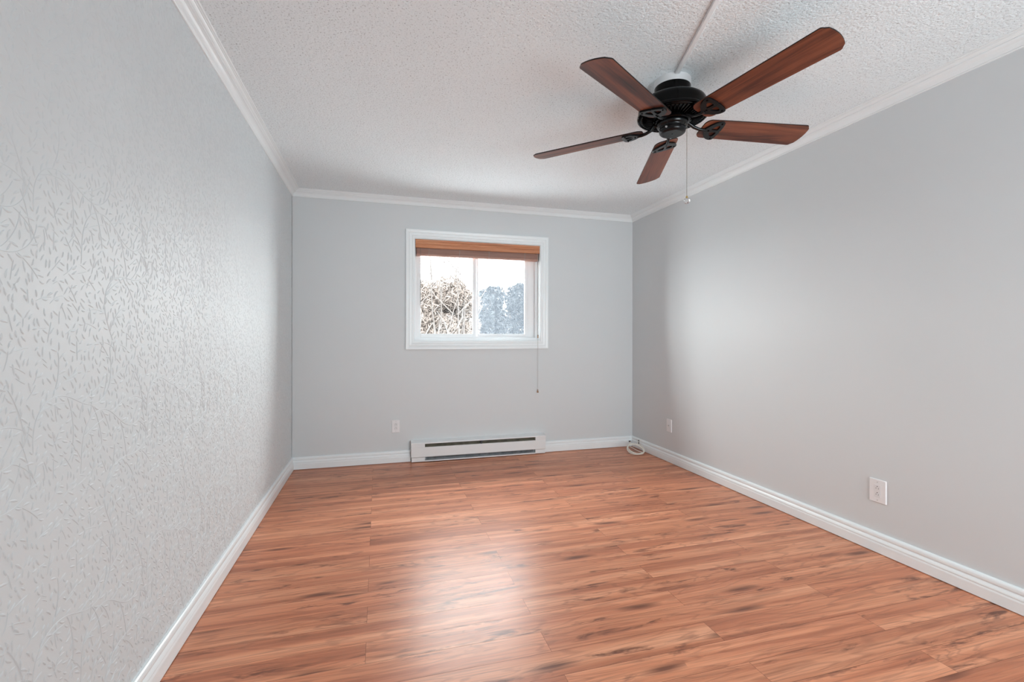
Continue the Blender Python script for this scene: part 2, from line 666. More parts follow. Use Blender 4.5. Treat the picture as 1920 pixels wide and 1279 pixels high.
    for i in range(ny_):
        for j in range(nz_):
            q = np.empty_like(V)
            q[:, 0] = XL + V[:, 2]
            q[:, 1] = y0 + (V[:, 0] + i * TW)
            q[:, 2] = -0.1 + V[:, 1] + j * TH
            np.clip(q[:, 1], YR, YB, out=q[:, 1])
            np.clip(q[:, 2], 0.0, H, out=q[:, 2])
            allv.append(q)
            allf.append([tuple(a_ + base for a_ in f) for f in F])
            base += len(V)
    verts = np.concatenate(allv)
    faces = [f for fl in allf for f in fl]
    o = len(verts)
    p = [(xx_, yy_, zz_) for zz_ in (0, H) for yy_ in (YR - T, YB + T) for xx_ in (XL - T, XL)]
    bxf = [(0, 2, 3, 1), (4, 5, 7, 6), (0, 1, 5, 4), (2, 6, 7, 3), (0, 4, 6, 2), (1, 3, 7, 5)]
    me = bpy.data.meshes.new('wall_left')
    me.from_pydata([tuple(v_) for v_ in verts] + p, [], faces + [tuple(a_ + o for a_ in f) for f in bxf])
    sm = np.ones(len(me.polygons), bool)
    sm[-6:] = False
    me.polygons.foreach_set('use_smooth', sm)
    me.materials.append(MATS['wallpaper'])
    ob = bpy.data.objects.new('wall_left', me)
    COL.objects.link(ob)
    return structure(ob, 'left wall with white embossed vine wallpaper')


make_wallpaper()


# ---- mouldings: profile points are (distance from wall, height), mitred at the corners
def run_left(name, prof, y0=YR, y1=YB, mit0=True, mit1=True, mat='white_trim_paint'):
    n = len(prof)
    vs = [(XL + d, (y0 + (d if mit0 else 0)), z) for d, z in prof] + \
         [(XL + d, (y1 - (d if mit1 else 0)), z) for d, z in prof]
    fs = [(i, (i + 1) % n, n + (i + 1) % n, n + i) for i in range(n)] + [tuple(range(n)), tuple(range(n, 2 * n))]
    return structure(MB().add(vs, fs).build(name, mat))


def run_right(name, prof, y0=YR, y1=YB, mit0=True, mit1=True, mat='white_trim_paint'):
    n = len(prof)
    vs = [(XR - d, (y0 + (d if mit0 else 0)), z) for d, z in prof] + \
         [(XR - d, (y1 - (d if mit1 else 0)), z) for d, z in prof]
    fs = [(i, (i + 1) % n, n + (i + 1) % n, n + i) for i in range(n)] + [tuple(range(n)), tuple(range(n, 2 * n))]
    return structure(MB().add(vs, fs).build(name, mat))


def run_back_mb(mb, prof, x0=XL, x1=XR, mit0=True, mit1=True):
    n = len(prof)
    vs = [(x0 + (d if mit0 else 0), YB - d, z) for d, z in prof] + \
         [(x1 - (d if mit1 else 0), YB - d, z) for d, z in prof]
    fs = [(i, (i + 1) % n, n + (i + 1) % n, n + i) for i in range(n)] + [tuple(range(n)), tuple(range(n, 2 * n))]
    return mb.add(vs, fs)


def arc(c, r, a0, a1, n=6):
    return [(c[0] + r * math.cos(math.radians(a0 + (a1 - a0) * i / n)),
             c[1] + r * math.sin(math.radians(a0 + (a1 - a0) * i / n))) for i in range(n + 1)]


BASE = [(0, 0.0035), (0.020, 0.0035), (0.020, 0.050), (0.0185, 0.056)]
BASE += [(0.0175, 0.058), (0.0195, 0.061), (0.0190, 0.066), (0.0165, 0.072), (0.0125, 0.078), (0.0110, 0.081)]
BASE += [(0.0150, 0.084), (0.0158, 0.090), (0.0150, 0.098), (0.0125, 0.104), (0.0080, 0.1075), (0, 0.108)]
CR = 0.066
CROWN = [(0, H - 0.058), (0.007, H - 0.058), (0.0095, H - 0.0545), (0.0080, H - 0.051), (0.0105, H - 0.049)]
CROWN += [(0.0125, H - 0.046), (0.0150, H - 0.040), (0.0195, H - 0.033), (0.0265, H - 0.0265), (0.034, H - 0.0225),
          (0.0385, H - 0.0210), (0.0385, H - 0.0170), (0.0435, H - 0.0145), (0.0490, H - 0.0105), (0.0520, H - 0.0075),
          (0.0560, H - 0.0075), (0.0575, H - 0.0050), (0.0640, H - 0.0040), (0.0660, H - 0.0015), (0.0660, H), (0, H)]
HX0, HX1 = 0.290, 1.600                      # the heater interrupts the back baseboard
run_left('baseboard_left', BASE)['label'] = 'white moulded baseboard along the wallpaper wall'
run_right('baseboard_right', BASE)['label'] = 'white moulded baseboard along the right wall'
mb = run_back_mb(MB(), BASE, XL, HX0 - 0.002, True, False)
run_back_mb(mb, BASE, HX1 + 0.002, XR, False, True)
structure(mb.build('baseboard_back', 'white_trim_paint'), 'white moulded baseboard either side of the heater')
run_left('trim_1', CROWN)['label'] = 'white crown moulding above the wallpaper wall'
structure(run_back_mb(MB(), CROWN).build('trim_2', 'white_trim_paint'), 'white crown moulding above the window wall')
run_right('trim_3', CROWN)['label'] = 'white crown moulding above the right wall'

# ------------------------------------------------------------------ window
win = bpy.data.objects.new('window_1', None)
COL.objects.link(win)
win.location = (0, 0, 0)
structure(win, 'white sliding window with two panes in the end wall')
# casing, mitred frame of moulded boards: profile (w across from the opening edge, d off the wall)
CW = 0.081
cprof = [(0.0, 0.0), (0.0, 0.010), (0.006, 0.0125), (0.018, 0.013), (0.022, 0.0105), (0.026, 0.0145), (0.045, 0.0165),
         (0.050, 0.0140), (0.054, 0.0175), (0.070, 0.0205), (CW - 0.003, 0.0205), (CW, 0.0175), (CW, 0.0)]
mb = MB()
n = len(cprof)
cor = []
for cx, cz, sx_, sz_ in ((WX0, WZ0, -1, -1), (WX1, WZ0, 1, -1), (WX1, WZ1, 1, 1), (WX0, WZ1, -1, 1)):
    cor.append([(cx + sx_ * a, YB - d, cz + sz_ * a) for a, d in cprof])
vs = [p for c_ in cor for p in c_]
fs = []
for q in range(4):
    q2 = (q + 1) % 4
    for i in range(n - 1):
        fs.append((q * n + i, q * n + i + 1, q2 * n + i + 1, q2 * n + i))
mb.add(vs, fs)
mb.build('casing', 'white_trim_paint', win)
# jamb lining of the reveal
mb = MB()
jt = 0.006
mb.box(WX0, WX0 + jt, YB - 0.002, YB + 0.0695, WZ0 + jt, WZ1 - jt).box(WX1 - jt, WX1, YB - 0.002, YB + 0.0695, WZ0 + jt, WZ1 - jt)
mb.box(WX0, WX1, YB - 0.002, YB + 0.0695, WZ0, WZ0 + jt).box(WX0, WX1, YB - 0.002, YB + 0.0695, WZ1 - jt, WZ1)
mb.build('jamb', 'white_trim_paint', win, 0.001)
FW = 0.030
mb = MB()
for (a, b, c_, d) in ((WX0, WX0 + FW, WZ0 + FW, WZ1 - FW), (WX1 - FW, WX1, WZ0 + FW, WZ1 - FW), (WX0, WX1, WZ0, WZ0 + FW),
                      (WX0, WX1, WZ1 - FW, WZ1)):
    mb.box(a, b, YB + 0.070, YB + 0.155, c_, d)
mb.box(1.466, WX1 - FW, YB + 0.112, YB + 0.15, WZ0 + FW, WZ1 - FW)       # outer track filler beside the fixed sash
mb.box(WX0 + FW, WX1 - FW, YB + 0.104, YB + 0.110, WZ0 + FW, WZ0 + FW + 0.012)   # track rib
mb.build('window_frame', 'white_vinyl', win, 0.0015)


def sash(x0, x1, y0, y1, st0, st1, rail, label):
    s = MB()
    z0, z1 = WZ0 + FW, WZ1 - FW
    s.box(x0, x0 + st0, y0, y1, z0, z1).box(x1 - st1, x1, y0, y1, z0, z1)
    s.box(x0 + st0, x1 - st1, y0, y1, z0, z0 + rail).box(x0 + st0, x1 - st1, y0, y1, z1 - rail, z1)
    so = s.build('sash', 'white_vinyl', win, 0.0015)
    so['label'] = label
    g = MB().box(x0 + st0 - 0.004, x1 - st1 + 0.004, (y0 + y1) / 2 - 0.0015, (y0 + y1) / 2 + 0.0015,
                 z0 + rail - 0.004, z1 - rail + 0.004).build('pane', 'window_glass', so)
    return so


s1 = sash(WX0 + FW, 0.921, YB + 0.078, YB + 0.102, 0.034, 0.030, 0.037, 'inner sliding sash on the left')
MB().box(0.897, 0.909, YB + 0.066, YB + 0.078, 1.52, 1.60).build('latch', 'white_vinyl', s1, 0.003)
sash(0.905, 1.466, YB + 0.113, YB + 0.137, 0.048, 0.031, 0.037, 'outer fixed sash on the right')
sc_ = MB()
sx0, sx1, sz0, sz1 = 0.93, 1.462, WZ0 + FW + 0.01, WZ1 - FW - 0.01
for (a, b, c_, d) in ((sx0, sx0 + .014, sz0 + .014, sz1 - .014), (sx1 - .014, sx1, sz0 + .014, sz1 - .014), (sx0, sx1, sz0, sz0 + .014),
                      (sx0, sx1, sz1 - .014, sz1)):
    sc_.box(a, b, YB + 0.150, YB + 0.157, c_, d)
so = sc_.build('screen_frame', 'white_vinyl', win)
MB().box(sx0 + .01, sx1 - .01, YB + 0.1530, YB + 0.1540, sz0 + .01, sz1 - .01).build('screen_mesh', 'insect_mesh', so)

# ------------------------------------------------------------------ wooden blind
bl = thing('window_blind', 'orange-brown wooden blind drawn up at the top of the window', 'blind', (0.943, YB, WZ1))


def inb(x, y, z):                # world -> blind-local
    return (x - 0.943, y - YB, z - WZ1)


vp = [(0.000, 1.992), (-0.010, 1.992), (-0.013, 1.996), (-0.0135, 2.016), (-0.010, 2.021), (-0.0105, 2.026),
      (-0.015, 2.030), (-0.0155, 2.040), (-0.012, 2.044), (-0.0125, 2.048), (-0.019, 2.054), (-0.021, 2.062),
      (-0.021, 2.0685), (0.000, 2.0685)]
x0, x1 = 0.333, 1.555
n = len(vp)
vs = [inb(x0, YB + d + 0.012, z) for d, z in vp] + [inb(x1, YB + d + 0.012, z) for d, z in vp]
fs = [(i, (i + 1) % n, n + (i + 1) % n, n + i) for i in range(n)] + [tuple(range(n)), tuple(range(n, 2 * n))]
MB().add(vs, fs).build('valance', 'blind_wood', bl, 0.0008)
a = inb(0.340, YB + 0.014, 2.024)
b = inb(1.548, YB + 0.064, 2.068)
MB().box(a[0], b[0], a[1], b[1], a[2], b[2]).build('headrail', 'blind_slat_wood', bl, 0.001)
for i in range(17):
    zz = 1.939 + i * 0.0048
    a = inb(0.345, YB + 0.014, zz)
    b = inb(1.545, YB + 0.064, zz + 0.0031)
    ym = (a[1] + b[1]) / 2
    jit = 0.0012 * math.sin(i * 2.1)
    vs = []
    for q in range(5):
        yy_ = a[1] + jit + (b[1] - a[1]) * q / 4
        cz = 0.0012 * (1 - ((q - 2) / 2) ** 2)
        vs += [(a[0], yy_, a[2] + cz), (b[0], yy_, a[2] + cz), (a[0], yy_, b[2] + cz), (b[0], yy_, b[2] + cz)]
    fs = [(0, 1, 3, 2), (16, 18, 19, 17)]
    for q in range(4):
        o_ = 4 * q
        fs += [(o_, o_ + 4, o_ + 5, o_ + 1), (o_ + 2, o_ + 3, o_ + 7, o_ + 6), (o_, o_ + 2, o_ + 6, o_ + 4),
               (o_ + 1, o_ + 5, o_ + 7, o_ + 3)]
    MB().add(vs, fs).build('slat', 'blind_slat_wood', bl)
a = inb(0.345, YB + 0.013, 1.920)
b = inb(1.545, YB + 0.065, 1.938)
rail = MB().box(a[0], b[0], a[1], b[1], a[2], b[2]).build('bottom_rail', 'blind_slat_wood', bl, 0.003)
for xl_ in (0.455, 0.745, 1.035, 1.40):
    lc = MB()
    p0 = inb(xl_, YB + 0.0115, 1.992)
    p1 = inb(xl_, YB + 0.0115, 1.914)
    lc.tube([p0, (p0[0] + 0.004, p0[1], (p0[2] + p1[2]) / 2), p1], 0.0011, 6)
    lc.tube([(p0[0] + 0.009, p0[1], p0[2]), (p0[0] + 0.002, p0[1], (p0[2] + p1[2]) / 2), (p1[0] + .002, p1[1], p1[2])],
            0.0011, 6)
    lc.build('ladder_cord', 'cord_fabric', bl)
xw = 0.379
wd = MB()
wd.tube([inb(xw, YB + 0.006, 1.992), inb(xw, YB + 0.004, 1.745)], 0.0016, 8)
wo = wd.build('tilt_wand', 'wand_plastic', bl)
MB().lathe([(0.002, 0.29), (0.0036, 0.285), (0.0036, 0.01), (0.0028, 0.0)], inb(xw, YB + 0.004, 1.455), 10).build(
    'wand_grip', 'wand_plastic', wo)
xc, yc = 1.530, YB - 0.026
cd = MB()
cd.tube([inb(xc, YB - 0.004, 1.995), inb(xc, YB - 0.018, 1.96), inb(xc, yc, 1.75), inb(xc, yc, 1.17),
         inb(xc + .001, yc, 0.9), inb(xc, yc, 0.632)], 0.0012, 6)
co = cd.build('lift_cord', 'cord_fabric', bl)
tas = [(0.0015, 0.032), (0.004, 0.029), (0.0042, 0.022), (0.0035, 0.018), (0.0052, 0.013), (0.0085, 0.006),
       (0.0088, 0.002), (0.006, 0.0)]
MB().lathe(tas, inb(xc, yc, 0.603), 16).build('tassel', 'tassel_wood', co)
MB().lathe([(0.0015, 0.034), (0.0045, 0.031), (0.0048, 0.006), (0.003, 0.0)], inb(xc, yc, 1.146), 12).build(
    'cord_joiner', 'tassel_wood', co)

# ------------------------------------------------------------------ electric baseboard heater
ht = thing('baseboard_heater', 'white electric baseboard heater under the window', 'heater', ((HX0 + HX1) / 2, YB, 0))
hw = (HX1 - HX0) / 2
YF = -0.062                                   # front face, local y


def fr_prism(prof, xa, xb):
    n_ = len(prof)
    vs_ = [(xa, d, z_) for d, z_ in prof] + [(xb, d, z_) for d, z_ in prof]
    fs_ = [(i, (i + 1) % n_, n_ + (i + 1) % n_, n_ + i) for i in range(n_)] + [tuple(range(n_)), tuple(range(n_, 2 * n_))]
    return vs_, fs_


SX0, SX1 = -0.529, 0.548                       # slot ends, local x
# back pan and floor lip
m = MB()
m.box(-hw + 0.004, hw - 0.004, -0.006, 0.0, 0.006, 0.184)
m.box(-hw + 0.004, hw - 0.004, YF + 0.004, 0, 0.006, 0.012)
m.build('back_pan', 'white_enamel', ht)
# sloped top cover with a folded front lip
v_, f_ = fr_prism([(0, 0.197), (0, 0.190), (-0.058, 0.175), (-0.0645, 0.1695), (-0.067, 0.1695), (-0.067, 0.176),
                   (-0.063, 0.1815)], -hw, hw)
MB().add(v_, f_).build('top_cover', 'white_enamel', ht, 0.001)
# front panel
m = MB()
v_, f_ = fr_prism([(YF, 0.138), (YF - 0.002, 0.136), (YF - 0.002, 0.051), (YF, 0.048), (YF + 0.010, 0.054),
                   (YF + 0.010, 0.138)], -hw, hw)
m.add(v_, f_)
m.build('front_panel', 'white_enamel', ht, 0.0006)
for xa, xb in ((-hw, SX0), (SX1, hw)):
    m = MB()
    m.box(xa, xb, YF - 0.001, -0.006, 0.138, 0.172)            # beside the upper slot
    m.build('slot_end', 'white_enamel', ht, 0.001)
    m = MB().box(xa + 0.006 if xa < 0 else xa, xb if xa < 0 else xb - 0.006, YF + 0.001, -0.006, 0.008, 0.0455)
    m.build('end_cap', 'white_enamel', ht, 0.001)
m = MB()
v_, f_ = fr_prism([(YF + 0.001, 0.006), (YF + 0.001, 0.0165), (YF + 0.004, 0.0165), (YF + 0.004, 0.006)], SX0, SX1)
m.add(v_, f_)
m.build('bottom_lip', 'white_enamel', ht)
m = MB()
m.box(SX0, SX1, -0.0065, -0.0062, 0.06, 0.172)
m.box(SX0, SX1, -0.035, -0.032, 0.125, 0.158)
m.box(SX0, SX1, -0.050, -0.047, 0.132, 0.146)
m.build('deflector', 'heater_inside', ht)
m = MB()
for i in range(150):
    xx_ = SX0 + 0.02 + i * (SX1 - SX0 - 0.04) / 149
    m.box(xx_, xx_ + 0.0012, -0.052, -0.012, 0.020, 0.072)
m.tube([(SX0, -0.032, 0.046), (SX1, -0.032, 0.046)], 0.006, 10)
el_ = m.build('heating_element', 'heater_fins', ht)
MB().box(-0.004, 0.012, -0.058, -0.008, 0.137, 0.160).build('bracket', 'plug_black', ht, 0.001)

# ------------------------------------------------------------------ sockets and jack plate


def rrect(w_, h_, r, n_=5):
    o_ = []
    for cx, cy, a0 in ((w_ / 2 - r, h_ / 2 - r, 0), (-w_ / 2 + r, h_ / 2 - r, 90), (-w_ / 2 + r, -h_ / 2 + r, 180),
                       (w_ / 2 - r, -h_ / 2 + r, 270)):
        o_ += arc((cx, cy), r, a0, a0 + 90, n_)
    return o_


def plate_mb(w_, h_, d, bev):
    """wall plate in local coords: u across, v up, out of the wall along -y"""
    m_ = MB()
    r0 = rrect(w_, h_, 0.003)
    r1 = rrect(w_ - 2 * bev, h_ - 2 * bev, 0.002)
    n_ = len(r0)
    vs_ = [(u, 0, v) for u, v in r0] + [(u, -d * 0.55, v) for u, v in r0] + [(u, -d, v) for u, v in r1]
    fs_ = []
    for q in range(2):
        fs_ += [(q * n_ + i, q * n_ + (i + 1) % n_, (q + 1) * n_ + (i + 1) % n_, (q + 1) * n_ + i) for i in range(n_)]
    fs_ += [tuple(range(n_)), tuple(range(2 * n_, 3 * n_))]
    return m_.add(vs_, fs_)


def outlet(label, loc, rotz, w_, h_):
    t = thing('wall_outlet', label, 'outlet', loc, 'wall outlets', (0, 0, rotz))
    d = 0.0075
    plate_mb(w_, h_, d, 0.0025).build('wall_plate', 'white_plastic', t)
    rm = MB()
    rm.prism(rrect(0.034, 0.068, 0.002), d - 0.001, d + 0.0012, lambda u, v, q: (u, -q, v))
    r_ = rm.build('receptacle', 'receptacle_plastic', t, 0.0005)
    for zc_ in (0.0185, -0.0145):
        sm = MB()
        g = 0.0
        sm.prism([(0.0026 * math.cos(q * PI / 6), zc_ + 0.0058 + 0.0024 * math.sin(q * PI / 6)) for q in range(12)],
                 d + 0.0009, d + 0.0014, lambda u, v, q: (u, -q, v))
        sm.box(-0.0074, -0.0054, -d - 0.0014, -d - 0.0009, zc_ - 0.0075, zc_ - 0.0005)
        sm.box(0.0054, 0.0074, -d - 0.0014, -d - 0.0009, zc_ - 0.0085, zc_ - 0.0005)
        sm.build('socket_holes', 'socket_dark', r_)
    for zc_ in (h_ * 0.385, -h_ * 0.385):
        MB().lathe([(0.003, 0), (0.0026, -0.001)], (0, -d, zc_), 12, 'Y').build('screw', 'screw_metal', t)
    return t


outlet('small white wall outlet on the end wall left of the heater', (0.1565, YB, 0.334), 0, 0.071, 0.115)
outlet('larger white wall outlet low on the right wall', (XR, 1.885, 0.331), -PI / 2, 0.088, 0.125)
j = thing('cable_jack_plate', 'white cable jack plate on the right wall near the far corner', 'wall plate',
          (XR, 3.772, 0.3375), None, (0, 0, -PI / 2))
plate_mb(0.074, 0.118, 0.007, 0.0025).build('wall_plate', 'white_plastic', j)
m = MB()
m.lathe([(0.0058, -0.006), (0.0058, -0.0085), (0.0044, -0.0085), (0.0044, -0.016)], (0, 0, 0), 12, 'Y')
m.build('coaxial_connector', 'screw_metal', j)
for zc_ in (0.042, -0.042):
    MB().lathe([(0.003, 0), (0.0026, -0.001)], (0, -0.007, zc_), 12, 'Y').build('screw', 'white_plastic', j)

# ------------------------------------------------------------------ coiled cable in the corner
cb = thing('coiled_cable', 'coil of white cable lying on the floor in the far right corner', 'cable', (2.47, 4.14, 0))
RX = Vector((0.9614, -0.2751, 0))
FWD = Vector((0.2751, 0.9614, 0))
ctr = Vector((0.0, 0.0, 0.040))
UPV = FWD * 0.088 + Vector((0, 0, 0.034))
rnd = random.Random(4)
pts = []
NT_ = 4.6
N_ = 150
for i in range(N_):
    q = i / N_ * NT_ * 2 * PI + 1.9
    ph_ = int((q) / (2 * PI))
    ra = 0.080 + 0.018 * math.sin(q * 0.37 + 1) + 0.004 * math.sin(2.3 * q)
    off = RX * (0.017 * math.sin(0.61 * q)) + Vector((0, 0, 0.004 * math.sin(0.9 * q) + 0.003))
    p = ctr + RX * (ra * math.cos(q)) + UPV * (math.sin(q) * (0.92 + 0.08 * math.sin(0.83 * q))) + off
    p.z = max(p.z, 0.0035)
    pts.append(p)
e0 = pts[0]
lead = [Vector((2.580, 4.262, 0.080)) - Vector((2.47, 4.14, 0)), Vector((2.566, 4.255, 0.084)) - Vector((2.47, 4.14, 0)),
        Vector((0.088, 0.112, 0.066)), Vector((0.075, 0.105, 0.058))]
lead.append((lead[-1] + e0) / 2 + Vector((0, 0, 0.006)))
tail = [pts[-1] + Vector((-0.02, 0.06, 0.004)), Vector((0.035, 0.21, 0.03)), Vector((0.078, 0.245, 0.05)), Vector((0.098, 0.262, 0.056))]
MB().tube(lead + pts + tail, 0.0036, 8).build('cable', 'cable_white', cb)
pe = tail[-1]
MB().tube([pe, pe + Vector((-0.008, 0.002, 0.001)), pe + Vector((-0.022, 0.003, 0.002))], [0.0055, 0.0062, 0.0058],
          10).build('plug', 'plug_black', cb)
MB().tube([Vector((0.106, 0.121, 0.060)), Vector((0.106, 0.121, 0.100))], 0.0042, 8).build('dark_gap_rod', 'plug_black', cb)  # black rod added in place of a dark gap in the baseboard
# strap around the bundle
q = pts[60]
MB().tube([q + Vector((0.0, -0.012, 0.0)), q + Vector((0, -0.004, 0.008)), q + Vector((0, 0.008, 0.006))], 0.003, 6).build(
    'cable_tie', 'cable_white', cb)

# ------------------------------------------------------------------ surface raceway on the ceiling
FX, FY = 1.4095, 2.0225                          # fan axis at the ceiling
ra_ = Vector((1.3845, 1.953, 0))
rb_ = Vector((0.30, -1.26, 0))
rb_ = ra_ + (Vector((1.2275, 1.490, 0)) - ra_).normalized() * 3.25
dirv = (rb_ - ra_)
L_ = dirv.length
rw = thing('cable_raceway', 'white cable raceway running along the ceiling to the fan', 'cable cover',
           (ra_.x, ra_.y, H), None, (0, 0, math.atan2(dirv.y, dirv.x)))
MB().box(-0.012, L_, -0.0095, 0.0095, -0.0035, 0.0).build('base_strip', 'white_plastic', rw)
pr_ = [(-0.0105, -0.0025), (0.0105, -0.0025), (0.0105, -0.010), (0.0085, -0.0125), (-0.0085, -0.0125), (-0.0105, -0.010)]
n = len(pr_)
vs = [(-0.012, a_, b_) for a_, b_ in pr_] + [(L_, a_, b_) for a_, b_ in pr_]
fs = [(i, (i + 1) % n, n + (i + 1) % n, n + i) for i in range(n)] + [tuple(range(n)), tuple(range(n, 2 * n))]
MB().add(vs, fs).build('cover', 'raceway_plastic', rw, 0.0006)

# ------------------------------------------------------------------ ceiling fan
fan = thing('ceiling_fan', 'black ceiling fan with five reddish brown wooden blades', 'ceiling fan', (FX, FY, H))
ZO = H                                            # local z = world z - H


def lz(prof):
    return [(r, z_ - ZO) for r, z_ in prof]


ring = MB()
ring.lathe(lz([(0.088, 2.438), (0.088, 2.408), (0.086, 2.4045), (0.070, 2.4045), (0.070, 2.4085)]), (0, 0, 0), 64)
ring.build('mounting_ring', 'white_ring_metal', fan)['label'] = 'white mounting ring at the ceiling'
can = MB()
can.lathe(lz([(0.070, 2.408), (0.086, 2.4045), (0.0870, 2.402), (0.0850, 2.372), (0.080, 2.358), (0.072, 2.350),
              (0.065, 2.346)]), (0, 0, 0), 64)
can.build('canopy', 'black_metal', fan)
mot = MB()
mot.lathe(lz([(0.060, 2.350), (0.095, 2.350), (0.115, 2.3475), (0.140, 2.340), (0.156, 2.328), (0.1635, 2.312),
              (0.1655, 2.296), (0.1655, 2.274), (0.1685, 2.270), (0.1705, 2.265), (0.1700, 2.258), (0.166, 2.254),
              (0.160, 2.2535), (0.158, 2.257), (0.152, 2.257), (0.149, 2.254), (0.090, 2.244), (0.060, 2.243)]),
          (0, 0, 0), 72)
moto = mot.build('motor_housing', 'black_metal', fan)
# cooling ribs under the motor, one grille
vent = MB()
for i in range(48):
    a_ = 2 * PI * i / 48
    ca, sa = math.cos(a_), math.sin(a_)

    def F_(r, t, z_):
        return (r * ca - t * sa, r * sa + t * ca, z_ - ZO)
    vs = []
    for r, zt, zb in ((0.092, 2.245, 2.2385), (0.120, 2.2495, 2.2430), (0.146, 2.2540, 2.2480)):
        vs += [F_(r, -0.0030, zt), F_(r, 0.0030, zt), F_(r, 0.0018, zb), F_(r, -0.0018, zb)]
    fs = [(0, 1, 2, 3), (8, 11, 10, 9)]
    for q in range(2):
        o_ = 4 * q
        fs += [(o_, o_ + 4, o_ + 5, o_ + 1), (o_ + 1, o_ + 5, o_ + 6, o_ + 2), (o_ + 2, o_ + 6, o_ + 7, o_ + 3),
               (o_ + 3, o_ + 7, o_ + 4, o_)]
    vent.add(vs, fs)
vent.build('vent_grille', 'black_metal', moto, 0.0008)
fly = MB()
fly.lathe(lz([(0.050, 2.246), (0.084, 2.246), (0.088, 2.241), (0.088, 2.232), (0.083, 2.228), (0.050, 2.228)]),
          (0, 0, 0), 48)
fly.build('flywheel', 'black_metal', fan)
sw = MB()
sw.lathe(lz([(0.045, 2.230), (0.068, 2.230), (0.0745, 2.226), (0.0760, 2.220), (0.0735, 2.214), (0.0640, 2.209),
             (0.0620, 2.205), (0.0625, 2.199), (0.0640, 2.190), (0.0625, 2.182), (0.0570, 2.1765), (0.0500, 2.1745),
             (0.0495, 2.1735), (0.010, 2.1735), (0.0035, 2.1735)]), (0, 0, 0), 56)
swo = sw.build('switch_housing', 'black_satin', fan)
MB().lathe(lz([(0.0045, 2.1745), (0.0042, 2.1715), (0.0022, 2.1710), (0.0018, 2.1725)]), (0, 0, 0), 12).build(
    'cap_screw', 'plug_black', swo)
MB().tube([(-0.052, -0.030, 2.192 - ZO), (-0.061, -0.0355, 2.190 - ZO)], [0.005, 0.004], 10).build(
    'reverse_switch', 'screw_metal', swo)

# blades: each lies in a plane through the blade circle, tilted like the photographed fan
AX, AY = -0.0246, 0.0537
nrm = Vector((AX, AY, 1)).normalized()
exv = Vector((1, 0, -AX)).normalized()
eyv = nrm.cross(exv)
BC = Vector((1.4158 - FX, 2.0184 - FY, 2.2119 - H))
PITCH = -0.2169
PH = -1.3293
RT = [0.732, 0.734, 0.734, 0.724, 0.731]
DA = [0.004, 0.0, 0.0, 0.002, -0.004]


def blade_outline():
    pts_ = []
    r0, r1 = 0.150, 0.734
    w0, w1 = 0.064, 0.0755

    def hwid(r):
        return w0 + (w1 - w0) * (r - r0) / (r1 - r0)
    # root end, rounded corners
    rc = 0.034
    for i in range(9):
        a_ = math.radians(270 - 90 * i / 8) - 0
        pts_.append((r0 + rc + rc * math.cos(math.radians(180 + 90 * (1 - i / 8))),
                     -(w0 - rc) + rc * math.sin(math.radians(180 + 90 * (1 - i / 8)))))
    for i in range(9):
        q_ = math.radians(180 - 90 * i / 8)
        pts_.append((r0 + rc + rc * math.cos(q_), (w0 - rc) + rc * math.sin(q_)))
    for i in range(1, 8):
        r = r0 + rc + (r1 - 0.02 - r0 - rc) * i / 8
        pts_.append((r, hwid(r)))
    # tip: shallow arc with small rounded corners
    rt = 0.016
    for i in range(6):
        q_ = math.radians(90 - 62 * i / 5)
        pts_.append((r1 - rt - 0.002 + rt * math.cos(q_), w1 - rt + rt * math.sin(q_)))
    for i in range(1, 12):
        v = (w1 - 0.010) * (1 - 2 * i / 12)
        pts_.append((r1 + 0.018 * (1 - (v / w1) ** 2), v))
    for i in range(6):
        q_ = math.radians(-28 - 62 * i / 5)
        pts_.append((r1 - rt - 0.002 + rt * math.cos(q_), -(w1 - rt) + rt * math.sin(q_)))
    for i in range(7, 0, -1):
        r = r0 + rc + (r1 - 0.02 - r0 - rc) * i / 8
        pts_.append((r, -hwid(r)))
    return pts_


def eye_half(sgn):
    """teardrop window outline in the blade iron plate"""
    P_ = [(0.199, 0.0095), (0.218, 0.0075), (0.236, 0.0075), (0.2375, 0.022), (0.233, 0.035), (0.226, 0.041),
          (0.216, 0.035), (0.206, 0.022)]
    return [(a_, sgn * b_) for a_, b_ in P_]


def iron_outer():
    o_ = []
    # curved towards the hub, slightly bowed outer edge across the blade
    o_ += [(0.166, 0.012), (0.174, 0.021), (0.185, 0.038), (0.197, 0.051), (0.211, 0.060), (0.226, 0.0645), (0.241, 0.0645),
           (0.2475, 0.060), (0.2525, 0.042), (0.255, 0.020), (0.2560, 0.0)]
    return o_ + [(a_, -b_) for a_, b_ in reversed(o_[:-1])]


